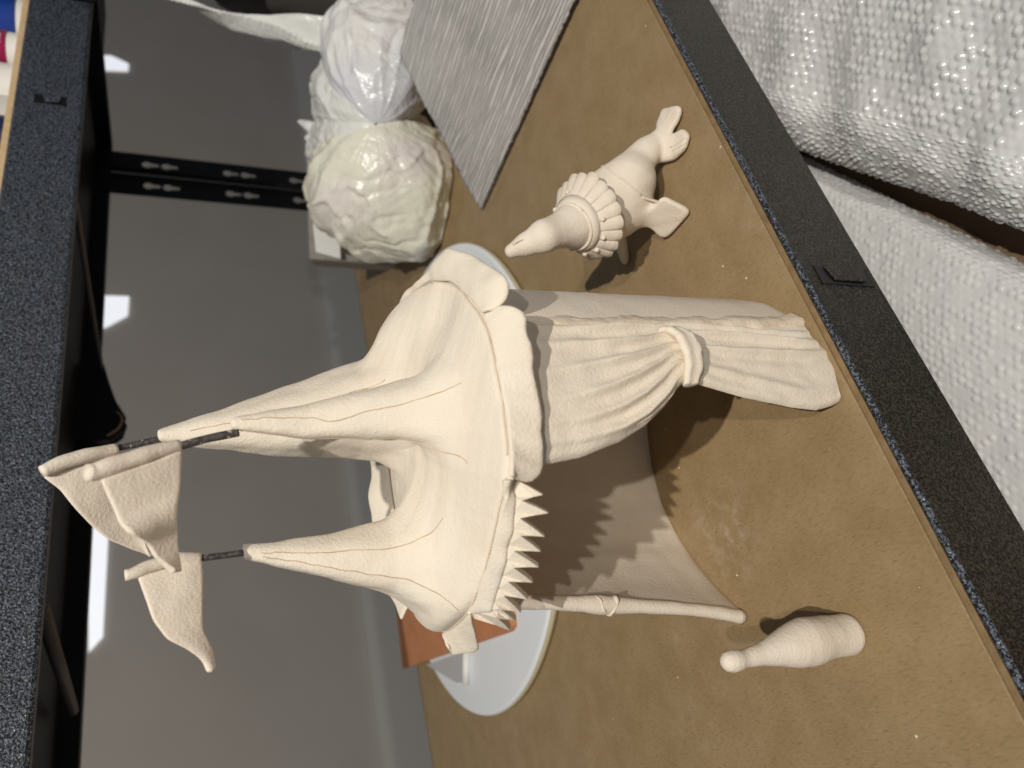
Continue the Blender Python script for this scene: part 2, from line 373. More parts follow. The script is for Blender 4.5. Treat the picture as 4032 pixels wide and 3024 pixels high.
for nm, k in (('A', .012), ('B', .016), ('C', .022)):
    P = np.array(HORN[nm]['p']); R = np.array(HORN[nm]['r']); s = np.argsort(P[:, 2]); P = P[s]; R = R[s]
    cx = np.interp(Z, P[:, 2], P[:, 0]); cy = np.interp(Z, P[:, 2], P[:, 1]); rr = np.interp(Z, P[:, 2], R)
    zb = P[0, 2]; rr = rr+np.clip(zb-Z, 0, None)*{'A': .8, 'B': 2.0, 'C': 1.6}[nm]
    dx, dy = X-cx, Y-cy; ph = np.arctan2(dy, dx)
    rr = rr*(1+.05*np.cos(3*ph+{'A': .3, 'B': 1.9, 'C': .8}[nm])+.03*np.cos(5*ph+1))
    d = (np.hypot(dx, dy)-rr)*.8
    d = np.maximum(d, (Z-P[-1, 2]))
    F = smin(F, d, k)
F = F+.0006*lump(X, Y, Z, 75)+.0003*lump(X, Y, Z, 190, 2)
E = np.maximum(F, (q-1)*Rm); E = -smin(-F, -(q-1)*Rm, .006)
E = np.maximum(E, .2415-Z)
E = np.where((Z < .2415), np.maximum(E, .2415-Z), E)
P, Q = nets(E.astype(np.float32), (.075, .265, .236), .00165)
roof = mesh('roof', P, Q, M_clay, tent)
md = roof.modifiers.new('smooth', 'SMOOTH'); md.factor = .5; md.iterations = 3
from mathutils.bvhtree import BVHTree
bv = BVHTree.FromPolygons([Vector(p) for p in P], [tuple(int(i) for i in f) for f in Q])
def snap(p, off=.0003):
    c, n, i, d = bv.find_nearest(Vector(p)); return np.array(c)+(np.array(n))*off

# ---- wall: a C-shaped standing slab, open to the front left
WB = {-72: (.233, .304), -58: (.262, .321), -40: (.288, .350), -15: (.303, .385), 10: (.306, .425), 32: (.293, .468), 55: (.258, .505), 75: (.222, .518), 94: (.187, .522),
      112: (.154, .516), 127: (.125, .505), 142: (.096, .488), 153: (.070, .468)}
def topw(a):
    a = math.radians(a); return (.199+.101*math.cos(a), .403+.101*math.sin(a))
def wallp(deg, z, off=0):
    ks = list(WB); b = np.array([np.interp(deg, ks, [WB[k][0] for k in ks]), np.interp(deg, ks, [WB[k][1] for k in ks])])
    dt = -6*(deg > 120)*(deg-120)/33-4*(deg < -50)*(-50-deg)/22
    t = np.array(topw(deg+dt)); f = (z/.246)**.75 if deg > 120 else z/.246
    p = b*(1-f)+t*f; c = np.array((.199, .406)); d = p-c; d /= np.linalg.norm(d)
    return (*(p+d*off), z)
degs = np.linspace(-72, 153, 150); zz = np.linspace(0, .243, 40)
V = [wallp(d, z, .0006*noise.noise(Vector((d*.12, z*60, 0)))) for d in degs for z in zz]
V = np.array(V)
VV = V.reshape(150, 40, 3)
for _ in range(6): VV[1:-1] = (VV[:-2]+2*VV[1:-1]+VV[2:])/4
mesh('wall', VV.reshape(-1, 3), gridfaces(150, 40), M_clay2, tent, True, [SOL(.0055, 0), BEV(.0012, 2)])
# rolled edge of the left opening, pinched in the middle
e = [wallp(153, z, .001) for z in np.linspace(.002, .235, 14)]
er = [.0054, .0050, .0048, .0049, .0050, .0052, .0062, .0072, .0056, .0052, .0052, .0052, .0052, .0050]
tube('rolled_curtain', e, er, M_clay2, tent, 14, 60, 1)
for zc, tl in ((.127, .003), (.117, -.002)):
    c0 = np.array(wallp(153, zc, .001))
    tube('tie_band', [c0+np.array((.0058*math.cos(w), .0058*math.sin(w), tl*math.cos(w+.6))) for w in np.linspace(0, 2*PI, 20)], .0018, M_clay2, tent, 8, 30, 2, True, .9)

# ---- curtain: gathered at a tie, fanning above and below
LZ = [.0, .0094, .0221, .0427, .0807, .1154, .1254, .1314, .1400, .1561, .1737, .1997, .2258, .243]
LA = [-105, -106.5, -107.7, -106.6, -102.9, -98.2, -98.5, -100.8, -105.5, -112.0, -116.8, -121.3, -123.5, -124.5]
nz, ns = 110, 90; V = []
for i in range(nz):
    z = i/(nz-1)*.240
    L = np.interp(z, LZ, LA); S = -73.5; tie = math.exp(-((z-.122)/.020)**2)
    for j in range(ns):
        s = j/(ns-1); a = S+(L-S)*s
        p = wallp(max(a, -72) if a > -72 else -72, z)
        ar = math.radians(a); tz = z/.246
        c = np.array((.196, .408))*(1-tz)+np.array((.199, .403))*tz; r = .110*(1-tz)+.103*tz
        # folds follow constant s, deeper away from the tie
        amp = (.0056*min(1, abs(z-.122)/.05+.25) if z > .122 else .0050*min(1, abs(z-.122)/.05+.35)*min(1, .25+z/.03))
        if z > .122:
            cen = (.10, .26, .44, .60, .74, .88)
            fold = sum(math.exp(-((s-q_-.02*math.sin(z*40+q_*9))/.034)**2) for q_ in cen)*(.12+.88*math.exp(-((z-.155)/.040)**2))-.25
        else:
            cen = (.10, .25, .44, .57, .80)
            fold = sum((.55+.45*math.sin(q_*31))*math.exp(-((s-q_-.03*math.sin(z*35+q_*9))/(.030+.035*q_))**2) for q_ in cen)*.95-.3
        edge = -.0035*max(0, (s-.93)/.07)**2
        off = .0045+amp*fold+edge+.0007*noise.noise(Vector((s*9, z*70, 3)))
        V.append((c[0]+(r+off)*math.cos(ar), c[1]+(r+off)*math.sin(ar), z+.0005+(.002*math.sin(s*9) if i == 0 else 0)))
mesh('curtain', V, gridfaces(nz, ns), M_clay, tent, True, [SOL(.0055, -1), BEV(.001, 2)])
# tie: a folded clay band across the gathered curtain
def cylp(a, z, off): 
    a = math.radians(a); return np.array((.1975+(.1075+off)*math.cos(a), .4055+(.1075+off)*math.sin(a), z))
tp = [cylp(-78.5, .1245, .004), cylp(-81, .1235, .009), cylp(-85, .121, .012), cylp(-90, .1205, .012), cylp(-95, .1215, .010), cylp(-100, .1235, .004)]
V = []; n = 40
pp = smoothc(resample(tp, n), 2)
for i in range(n):
    t = i/(n-1); up = np.array((0, 0, 1.)); a = pp[i]-np.array((.1975, .4055, pp[i][2])); a /= np.linalg.norm(a)
    hw = .0072*(.75+.25*math.sin(PI*t))+.0012*noise.noise(Vector((t*9, 2, 0)))
    for k in range(14):
        w = 2*PI*k/14; rr = 1+.12*noise.noise(Vector((t*8, math.cos(w)*1.5, math.sin(w)*1.5)))
        V.append(pp[i]+up*hw*math.cos(w)*rr+a*(.0042*math.sin(w)*rr-(.0020 if abs(math.cos(w)) < .5 and math.sin(w) > 0 else 0)))
F_ = gridfaces(n, 14)+[(i*14+13, (i+1)*14+13, (i+1)*14, i*14) for i in range(n-1)]+[tuple(range(14)), tuple(reversed(range((n-1)*14, n*14)))]
mesh('curtain_tie', V, F_, M_clay, tent, True, [SUB(1)])
# raised, torn-looking joint between curtain and wall
V = []; nz2 = 120
for i in range(nz2):
    z = i/(nz2-1)*.238; b = np.array(wallp(-72, z)); c = np.array((.198, .405, z)); d = b-c; d /= np.linalg.norm(d); tg = np.array((-d[1], d[0], 0))
    wv = .0022*noise.noise(Vector((0, z*45, 1)))+.0012*noise.noise(Vector((0, z*150, 4)))
    w0 = .0055+.003*noise.noise(Vector((3, z*60, 0))); fl_ = .010*max(0, 1-z/.018)
    for k, (u, h) in enumerate(((1.5, -.001), (1.0, .0032), (.45, .0040), (0, .0052), (-.5, .0058), (-1, .0044), (-1.6, -.0005))):
        V.append(b+tg*(u*w0+wv+fl_*.3*(u > 0))+d*(h*(1+.25*noise.noise(Vector((u*2, z*90, 7))))+fl_*.15))
mesh('wall_seam', V, gridfaces(nz2, 7), M_edge, tent, True, [SOL(.0015, -1)])

# ---- skirts round the eaves
def edgepts(l): return l
R1 = [(0.1341,0.3109,0.2460), (0.1491,0.3040,0.2460), (0.1649,0.2995,0.2460), (0.1853,0.2963,0.2460), (0.2106,0.2935,0.2460), (0.2251,0.2950,0.2460)]
E1 = [(0.1379,0.3199,0.2360), (0.1362,0.3215,0.2320), (0.1347,0.3188,0.2300), (0.1360,0.3131,0.2280), (0.1409,0.3117,0.2260), (0.1466,0.3022,0.2280), (0.1541,0.3003,0.2280), (0.1610,0.2972,0.2260), (0.1667,0.2935,0.2270), (0.1732,0.2928,0.2270), (0.1778,0.2890,0.2290), (0.1842,0.2864,0.2300),
      (0.1903,0.2849,0.2280), (0.1965,0.2818,0.2290), (0.2022,0.2812,0.2310), (0.2065,0.2798,0.2310), (0.2096,0.2769,0.2310), (0.2141,0.2765,0.2320), (0.2177,0.2773,0.2360), (0.2215,0.2819,0.2390), (0.2218,0.2864,0.2430)]
loft('scalloped_valance', R1, E1, 70, 8, M_clay, tent, .0035, .0016, .0010)
R2 = [(0.2284,0.2977,0.2460), (0.2430,0.3058,0.2460), (0.2741,0.3265,0.2460), (0.3001,0.3582,0.2460), (0.3157,0.3906,0.2470), (.326, .440, .246), (.312, .480, .246)]
E2 = [(0.2256,0.2919,0.2420), (0.2249,0.2862,0.2380), (0.2278,0.2812,0.2360), (0.2325,0.2772,0.2360), (0.2369,0.2752,0.2380), (0.2484,0.2829,0.2380), (0.2605,0.2918,0.2390), (0.2756,0.3031,0.2400), (0.2889,0.3142,0.2420), (0.2993,0.3233,0.2430), (0.3022,0.3382,0.2440), (0.3073,0.3636,0.2460), (0.3235,0.3987,0.2470), (.338, .455, .244), (.322, .492, .242)]
loft('lumpy_valance', R2, E2, 60, 8, M_clay, tent, .0032, .002, .0022)
A_ = [rimp(t, 1, .2465) for t in np.linspace(math.radians(38), math.radians(128), 30)]
B_ = [(*rimp(t, 1, 0, .024)[:2], .250+.012*math.exp(-((t-1.75)/.55)**2)+.0015*math.sin(t*23)) for t in np.linspace(math.radians(38), math.radians(128), 30)]
loft('rear_valance', A_, B_, 60, 6, M_clay, tent, .003, .001, .001)
R4 = [(0.0918,0.4030,0.2460), (0.0916,0.4296,0.2460), (0.0935,0.4628,0.2460)]
E4 = [(0.0832,0.4249,0.2380), (0.0770,0.4451,0.2300), (0.0762,0.4517,0.2310), (0.0771,0.4525,0.2360), (0.0793,0.4646,0.2410), (0.0832,0.4564,0.2460)]
loft('corner_valance', R4, E4, 30, 6, M_clay, tent, .002, .001, .0006, sub=1)
tv = tag(mesh('toothed_valance', [(0, 0, 0)]*3, [(0, 1, 2)], M_clay, tent))   # strip built below
bpy.data.objects.remove(tv)
R3 = [(0.1331,0.3128,0.2460), (0.1281,0.3256,0.2460), (0.1199,0.3409,0.2460), (0.1076,0.3618,0.2460), (0.1015,0.3794,0.2460), (0.0931,0.4009,0.2460), (0.0901,0.4068,0.2460)]
VAL = [(0.1387,0.3224,0.2400), (0.1249,0.3223,0.2370), (0.1180,0.3296,0.2370), (0.1107,0.3361,0.2360), (0.1062,0.3467,0.2370), (0.0993,0.3541,0.2360), (0.0950,0.3651,0.2360), (0.0902,0.3750,0.2360), (0.0858,0.3844,0.2360), (0.0822,0.3907,0.2360), (0.0879,0.4072,0.2430)]
TIP = [(0.1257,0.3183,0.2260), (0.1170,0.3231,0.2230), (0.1080,0.3340,0.2230), (0.1029,0.3428,0.2230), (0.0971,0.3518,0.2220), (0.0923,0.3635,0.2220), (0.0861,0.3751,0.2220), (0.0822,0.3880,0.2220), (0.0803,0.3979,0.2220), (0.0777,0.4089,0.2220)]
V3 = [VAL[0]]+[tuple(np.array(v)) for v in VAL[1:-1]]+[VAL[-1]]
iv = lambda p: np.array(p)+(lambda d: d/np.linalg.norm(d)*.0045)(np.array((*TC, .2))-np.array((p[0], p[1], .2)))+np.array((0, 0, .0022))
V3 = [iv(p) for p in V3]
strip = loft('toothed_valance', R3, V3, 60, 5, M_clay, tent, .0040, .0012, .0008)
for i, t in enumerate(TIP):
    a, b = np.array(VAL[i]), np.array(VAL[i+1]); t = np.array(t); mid = (a+b)/2
    inn = np.array((*TC, .2))-mid; inn[2] = 0; inn /= np.linalg.norm(inn); th_ = inn*.0040+np.array((0, 0, -.001))
    a = a+(mid-a)*.01; b = b+(mid-b)*.01
    ra_, rb_ = a+(np.array((0, 0, .0030))+inn*.0055), b+(np.array((0, 0, .0030))+inn*.0055)
    L_ = [ra_, a, a*.45+t*.55-(b-a)*.03, t, b*.45+t*.55-(b-a)*.02, b, rb_]
    V = [p+np.array((0, 0, .0004)) for p in L_]+[p+th_ for p in L_]; n = 7
    mesh('tooth', V, [tuple(range(n)), tuple(reversed(range(n, 2*n)))]+[(k, n+k, n+(k+1) % n, (k+1) % n) for k in range(n)], M_clay, strip, False, [BEV(.0005, 2)])

# ---- fine joint lines pressed in the roof
SL = [[(0.2039,0.3557,0.3717), (0.2025,0.3565,0.3512), (0.1950,0.3550,0.3241), (0.1992,0.3469,0.2889), (0.2000,0.3348,0.2678), (0.1989,0.3238,0.2570)],
      [(0.2025,0.3793,0.3688), (0.1967,0.3824,0.3321), (0.1894,0.3749,0.2928), (0.1835,0.3666,0.2704), (0.1763,0.3590,0.2596), (0.1614,0.3440,0.2533), (0.1474,0.3394,0.2429)],
      [(0.1446,0.4156,0.3594), (0.1436,0.4159,0.3392), (0.1415,0.4166,0.3201), (0.1378,0.4073,0.2881), (0.1396,0.3961,0.2730), (0.1430,0.3843,0.2671)],
      [(0.1388,0.4175,0.3596), (0.1312,0.4200,0.3294), (0.1173,0.4137,0.3001), (0.1070,0.4061,0.2864), (0.0901,0.4000,0.2723), (0.0813,0.4019,0.2618)],
      [(0.2378,0.4398,0.3965), (0.2433,0.4254,0.3405), (0.2469,0.4116,0.3098), (0.2531,0.3960,0.2854)]]
camp = np.array((0, 0, .40))
for l in SL:
    pts = []
    for p in smoothc(resample(l, 60), 2):
        pts.append(snap(p, .0001))
    tube('joint_line', smoothc(np.array(pts), 1), .00030, M_seamline, tent, 5)
rl = [snap(rimp(t, .985, RZ+.001), .0002) for t in np.linspace(math.radians(-122), math.radians(-28), 90)]
tube('joint_line', smoothc(np.array(rl), 2), .0007, M_edge, tent, 6)
rl = [snap(rimp(t, .985, RZ+.001), .0002) for t in np.linspace(math.radians(-128), math.radians(-215), 90)]
tube('joint_line', smoothc(np.array(rl), 2), .0006, M_edge, tent, 6)

# ---- poles and flags
pA = [(0.2365,0.4631,0.4400), (0.2395,0.4616,0.4234), (0.2417,0.4604,0.4101)]
pB = [(0.1933,0.3785,0.4016), (0.1977,0.3785,0.3868), (0.2017,0.3798,0.3700)]
pC = [(0.1503,0.4348,0.3914), (0.1506,0.4346,0.3779), (0.1511,0.4345,0.3576)]
for p, r in ((pA, .0021), (pB, .0023), (pC, .0019)):
    tube('flag_pole', p, r, M_wire, tent, 12, 20)
def flag(up, lo, D, tiltx, th=.0035, wave=None, sleeve=None, sr=.005, lab=None):
    """up: edge nearest the pole top running to the tip, lo: edge nearest the roof, both from the pole outwards"""
    n, m_ = 40, 16; A = smoothc(resample(up, n), 2); B = smoothc(resample(lo, n), 2)
    cdir = np.array((-.47, -.82, .2)); V = []
    for i in range(n):
        for j in range(m_):
            t = j/(m_-1); p = A[i]*(1-t)+B[i]*t; s = i/(n-1)
            w = wave(s, t) if wave else 0
            V.append(p+cdir*(w+.0009*noise.noise(Vector(p)*90)))
    o = mesh('flag', V, gridfaces(n, m_), M_clay2, tent, True, [SOL(th, 0), SUB(1)])
    if lab: o['label'] = lab
    if sleeve: tube('sleeve', sleeve, sr, M_clay2, o, 14, 24, 1)
    return o
flag([(0.2170,0.4560,0.4733), (0.2108,0.4622,0.4645), (0.2010,0.4687,0.4568), (0.1930,0.4774,0.4492), (0.1849,0.4860,0.4396), (0.1801,0.4931,0.4274), (0.1770,0.4996,0.4174)],
     [(0.2343,0.4642,0.4364), (0.2235,0.4695,0.4308), (0.2081,0.4787,0.4247), (0.1925,0.4874,0.4216), (0.1842,0.4948,0.4197), (0.1780,0.4992,0.4160)], .52, 0, .0032,
     lambda s, t: .002*math.sin(s*5+t*2), [(0.2175,0.4502,0.4730), (0.2243,0.4525,0.4626), (0.2294,0.4555,0.4514), (0.2357,0.4613,0.4360)], [.0036, .0046, .0044, .0038], 'rearmost flag, partly behind the front one')
flag([(0.1744,0.3732,0.4359), (0.1653,0.3785,0.4318), (0.1558,0.3846,0.4270), (0.1491,0.3819,0.4214), (0.1467,0.3871,0.4169), (0.1389,0.3942,0.4116), (0.1319,0.3987,0.4029)],
     [(0.1919,0.3792,0.3989), (0.1818,0.3853,0.3993), (0.1722,0.3908,0.3996), (0.1564,0.3941,0.4015), (0.1494,0.3979,0.4020), (0.1402,0.4012,0.4009), (0.1332,0.4036,0.4006)], .42, 0, .0034,
     lambda s, t: .0050*math.exp(-((s-.50)/.18)**2)-.0030*math.exp(-((s-.68)/.10)**2), [(0.1772,0.3698,0.4411), (0.1775,0.3718,0.4389), (0.1812,0.3722,0.4311), (0.1864,0.3741,0.4189), (0.1908,0.3764,0.4093), (0.1946,0.3790,0.3998)], [.0042, .0050, .0044, .0045, .0040, .0032], 'front flag with a deep crease')
flag([(0.1416,0.4292,0.4213), (0.1289,0.4312,0.4161), (0.1180,0.4322,0.4125), (0.1080,0.4338,0.4064), (0.1012,0.4344,0.3977), (0.0937,0.4350,0.3904), (0.0867,0.4355,0.3864)],
     [(0.1505,0.4347,0.3888), (0.1397,0.4362,0.3878), (0.1271,0.4379,0.3882), (0.1106,0.4382,0.3891), (0.0995,0.4389,0.3853), (0.0916,0.4375,0.3849), (0.0872,0.4364,0.3846)], .455, 0, .0034,
     lambda s, t: .0035*math.sin(s*4.4)+.0015*math.sin(t*3), [(0.1423,0.4269,0.4270), (0.1426,0.4268,0.4234), (0.1465,0.4287,0.4160), (0.1502,0.4316,0.4008), (0.1503,0.4347,0.3897)], [.0030, .0036, .0034, .0038, .0032], 'flag on the separate left peak')

# ================================================================ clay seal
seal = thing('clay_seal', (.42, .38, 0), 'cream clay circus seal with raised head and pleated ruff standing behind the tent', 'clay seal')
X, Y, Z = grid3((.335, .27, -.001), (.51, .475, .172), .00125)
C_ = lambda a, b, ra_, rb_: capsule(X, Y, Z, a, b, ra_, rb_)
nose, headp, neckp, chestp = (0.3749,0.4035,0.1500), (0.3745,0.3830,0.1290), (0.3926,0.3839,0.0920), (.420, .382, .049)
waist, hipp, tail1, tailp = (0.4300,0.3615,0.0380), (0.4459,0.3549,0.0280), (0.4523,0.3460,0.0200), (0.4594,0.3389,0.0110)
mids = tuple(np.array(nose)*.5+np.array(headp)*.5)
F = C_(nose, mids, .0060, .0090)
F = smin(F, C_(mids, headp, .0084, .0126), .006)
F = smin(F, C_(headp, neckp, .0130, .0164), .004)
F = smin(F, C_(neckp, chestp, .0170, .0290), .014)
F = smin(F, C_(chestp, waist, .0290, .0215), .012)
F = smin(F, C_(waist, hipp, .0210, .0125), .010)
F = smin(F, C_(hipp, tail1, .0125, .0100), .010)
F = smin(F, C_(tail1, tailp, .0108, .0085), .010)
# flippers as flattened paddles
def paddle(a, b, c, ra_, rb_, th_):
    d1 = C_(a, b, ra_, rb_) if c is None else smin(C_(a, b, ra_, rb_), C_(b, c, rb_, rb_*.5), .006)
    return d1
def quadslab(pts, zf, th_, rnd=.003):
    """slab over a convex outline; zf gives the mid height"""
    P_ = np.array(pts); d = np.full(X.shape, -1e3, np.float32); cxy = P_.mean(0)
    for i in range(len(P_)):
        a = P_[i]; b = P_[(i+1) % len(P_)]; nrm = np.array((b[1]-a[1], -(b[0]-a[0]))); nrm /= np.linalg.norm(nrm)
        if (cxy-a)@nrm > 0: nrm = -nrm
        d = -smin(-d, -((X-a[0])*nrm[0]+(Y-a[1])*nrm[1]), rnd) if i else ((X-a[0])*nrm[0]+(Y-a[1])*nrm[1])
    return -smin(-d, -(np.abs(Z-zf)-th_), .003)
# right fore flipper: a broad paddle sloping from the shoulder down to the board
ra3 = np.array((.409, .372, .040)); rb3 = np.array((0.3990,0.3701,0.0120)); rc3 = np.array((0.3824,0.3629,0.0035))
F = smin(F, C_(ra3, rb3, .0125, .0062), .012)
def slab3(c, ex, ey, hx0, hx1, hy, th_, rnd=.002):
    """paddle: length 2*hy along ey, half width from hx0 to hx1, thin along ex x ey"""
    ex = np.array(ex, float); ey = np.array(ey, float); ey /= np.linalg.norm(ey); ex -= ey*(ex@ey); ex /= np.linalg.norm(ex); ez = np.cross(ex, ey)
    x = (X-c[0])*ex[0]+(Y-c[1])*ex[1]+(Z-c[2])*ex[2]; y = (X-c[0])*ey[0]+(Y-c[1])*ey[1]+(Z-c[2])*ey[2]; z = (X-c[0])*ez[0]+(Y-c[1])*ez[1]+(Z-c[2])*ez[2]
    w = hx0+(hx1-hx0)*np.clip((y+hy)/(2*hy), 0, 1)
    a = np.abs(x)-w; b = np.abs(y)-hy; d = -smin(-a, -b, .006); return -smin(-d, -(np.abs(z)-th_), rnd)
t1, t2 = np.array((0.3818,0.3457,0.0035)), np.array((0.3848,0.3820,0.0035)); m12 = (t1+t2)/2; sh0 = np.array((0.3980,0.3618,0.0260))
F = smin(F, slab3((m12+sh0)/2, t1-t2, m12-sh0, .0170, np.linalg.norm(t1-t2)*.55, np.linalg.norm(m12-sh0)*.53, .0028), .006)
F = smin(F, C_((.428, .402, .035), (0.4115,0.4432,0.0030), .0090, .0045), .010)
# hind flukes
fa = [(0.4608,0.3365,0.0100)[:2], (0.4800,0.3340,0.0040)[:2], (0.4837,0.3226,0.0030)[:2], (0.4673,0.3053,0.0030)[:2], (0.4608,0.3064,0.0030)[:2], (0.4539,0.3253,0.0040)[:2]]
fb = [(0.4562,0.3383,0.0120)[:2], (0.4552,0.3306,0.0040)[:2], (0.4466,0.3124,0.0030)[:2], (0.4352,0.3109,0.0030)[:2], (0.4298,0.3201,0.0030)[:2], (0.4320,0.3345,0.0030)[:2], (0.4426,0.3490,0.0040)[:2], (0.4524,0.3570,0.0080)[:2]]
zfl = lambda c: .0048+.35*np.clip(.022-np.hypot(X-c[0], Y-c[1]), 0, None)
F = smin(F, quadslab(fa, zfl(tailp), .0030), .005)
F = smin(F, quadslab(fb, zfl(tailp), .0030), .005)
# grooves in the flippers
F = F+.00035*lump(X, Y, Z, 150)
F = np.maximum(F, -Z+.0004)
P, Q = nets(F.astype(np.float32), (.335, .27, -.001), .00125)
sb = mesh('body', P, Q, M_clay2, seal)
md = sb.modifiers.new('smooth', 'SMOOTH'); md.factor = .5; md.iterations = 4
bs = BVHTree.FromPolygons([Vector(p) for p in P], [tuple(int(i) for i in f) for f in Q])
def snapS(p, off=0):
    c, n, i, d = bs.find_nearest(Vector(p)); return np.array(c)+np.array(n)*off
def ringS(c, ax, r, a0, a1, n, off):
    ax = Vector(ax).normalized(); u = ax.cross(Vector((0, 0, 1))).normalized(); v = ax.cross(u)
    return [snapS(Vector(c)+(u*math.cos(t)+v*math.sin(t))*r, off) for t in np.linspace(a0, a1, n)]
# trouser-like joint round the hips
hx = np.array(waist)-np.array(chestp)
rg = ringS(np.array(waist)*.9+np.array(chestp)*.1, hx, .034, 0, 2*PI, 60, .0002)
tube('hip_seam', rg, .0010, M_clay2, seal, 6)
# claw lines pressed in the flippers
for l in ([(0.4280,0.3404,0.0100), (0.4353,0.3358,0.0100), (0.4302,0.3230,0.0100)],): pass
gl = []
for a, b in (((1530, 480), (1660, 400)), ((1545, 505), (1665, 440)), ((1550, 530), (1650, 480)), ((1545, 555), (1620, 525)), ((1480, 330), (1540, 190)), ((1510, 330), (1585, 190)), ((1560, 1050), (1640, 1020)), ((1570, 1080), (1650, 1050))): gl.append((a, b))
GR = [[(0.4423,0.3309,0.0090), (0.4346,0.3130,0.0070)], [(0.4380,0.3306,0.0090), (0.4304,0.3147,0.0070)], [(0.4351,0.3314,0.0090), (0.4284,0.3189,0.0070)], [(0.4335,0.3334,0.0090), (0.4284,0.3247,0.0070)],
      [(0.4627,0.3284,0.0090), (0.4694,0.3149,0.0070)], [(0.4579,0.3242,0.0090), (0.4625,0.3092,0.0070)], [(0.3872,0.3595,0.0090), (0.3824,0.3497,0.0070)], [(0.3833,0.3599,0.0090), (0.3786,0.3502,0.0070)]]
for a, b in GR:
    tube('claw_line', [snapS(np.array(a)*(1-t)+np.array(b)*t, .0000) for t in np.linspace(0, 1, 8)], .00045, M_edge, seal, 5)
# ruff: a pleated collar cut into tabs
ax = Vector(np.array(chestp)-np.array(neckp)).normalized(); u = ax.cross(Vector((0, 0, 1))).normalized(); v = ax.cross(u)
NC = Vector(neckp)+ax*(-.007)
ruff = mesh('ruff', [(0, 0, 0), (0, 0, 1e-4), (0, 1e-4, 0)], [(0, 1, 2)], M_clay2, seal)
def rp(t, f, lift=0):
    """f 0 at the neckline, 1 at the outer hem"""
    r = .0172+.0170*f+lift*.004; w = .0250*f-.004*math.sin(t)*f
    return NC+ax*w+(u*math.cos(t)+v*math.sin(t))*r
n = 96; V = []
for i in range(n):
    t = 2*PI*i/n
    for f in (0, .2, .36): V.append(rp(t, f, 0))
me = ruff.data; nm_ = 'ruff'; bpy.data.objects.remove(ruff)
ruff = mesh('ruff', [tuple(p) for p in V], gridfaces(n, 3, True), M_clay2, seal, True, [SOL(.0022, 1)])
npl = 19
for k in range(npl):
    t0 = 2*PI*(k+.03)/npl; t1 = 2*PI*(k+.97)/npl; li = random.uniform(.0, .45); V = []
    for i in range(6):
        t = t0+(t1-t0)*i/5
        for f in (.33, .55, .78, 1.0): V.append(rp(t, f*(1+.04*math.sin(k*3)), (f-.33)*1.7*(li+.5*math.sin((i/5)*PI))))
    mesh('pleat', [tuple(p) for p in V], gridfaces(6, 4), M_clay2, ruff, True, [SOL(.0020, 1), BEV(.0004, 1)])
tube('collar_cord', [tuple(rp(t, .03, .5)) for t in np.linspace(0, 2*PI, 49)], .0014, M_clay2, seal, 8)
for t, f in ((1.2, .40), (1.75, .42), (2.3, .42), (2.85, .40), (.6, .4), (3.5, .4), (4.3, .4), (5.2, .4)):
    c = rp(t, f, .8); V, F_ = lathe([(.0001, .0022), (.0012, .0020), (.0021, .0010), (.0024, 0), (.002, -.0012)], 12, c, c-(NC+ax*.0250*f))
    mesh('bead', V, F_, M_clay2, seal)
# brow/whisker nubs near the muzzle
tube('brow_fold', [snapS((0.3740,0.3949,0.1520), .0003), snapS((0.3721,0.3851,0.1550), .0016), snapS((0.3694,0.3806,0.1550), .0010)], [.0010, .0014, .0006], M_clay2, seal, 8, 10)
for q_ in ((0.3769,0.4092,0.1485), (0.3763,0.4091,0.1470)):
    tube('mouth_lip', [snapS(q_, .0003), snapS((q_[0]+.003, q_[1]+.004, q_[2]-.006), .0003)], .0009, M_clay2, seal, 6)

# ================================================================ clay pin
pin = thing('clay_juggling_pin', (.034, .375, 0), 'cream clay juggling pin standing alone left of the tent opening', 'juggling pin')
prof = [(.0120, 0), (.0142, .0010), (.0149, .004), (.0148, .010), (.0146, .016), (.0152, .024), (.0163, .033), (.0166, .041), (.0155, .049), (.0132, .057), (.0108, .064), (.0088, .071), (.0071, .078), (.0058, .085), (.0052, .0895), (.0060, .0925), (.0071, .0965), (.0072, .1005), (.0060, .1045), (.0036, .1068), (.0003, .1075)]
prof = [(p[0]*(.90 if p[1] > .002 else .88)+(.0006 if .083 < p[1] < .092 else 0), p[1]) for p in prof]
hh = np.array([p[1] for p in prof]); rr_ = np.array([p[0] for p in prof]); s = np.linspace(0, 1, 90)
cum = np.r_[0, np.cumsum(np.hypot(np.diff(hh), np.diff(rr_)))]; cum /= cum[-1]
prof2 = list(zip(np.interp(s, cum, rr_), np.interp(s, cum, hh)))
V, F_ = lathe(prof2, 48, (0, 0, 0))
V = [Vector((p.x*(1+.05*noise.noise(p*70))+(.0010*math.sin(p.z*50)), p.y*(1+.05*noise.noise(p*70+Vector((3, 0, 0)))), p.z))+Vector((.034, .375, .0002)) for p in V]
mesh('pin_body', [tuple(p) for p in V], F_, M_clay2, pin)

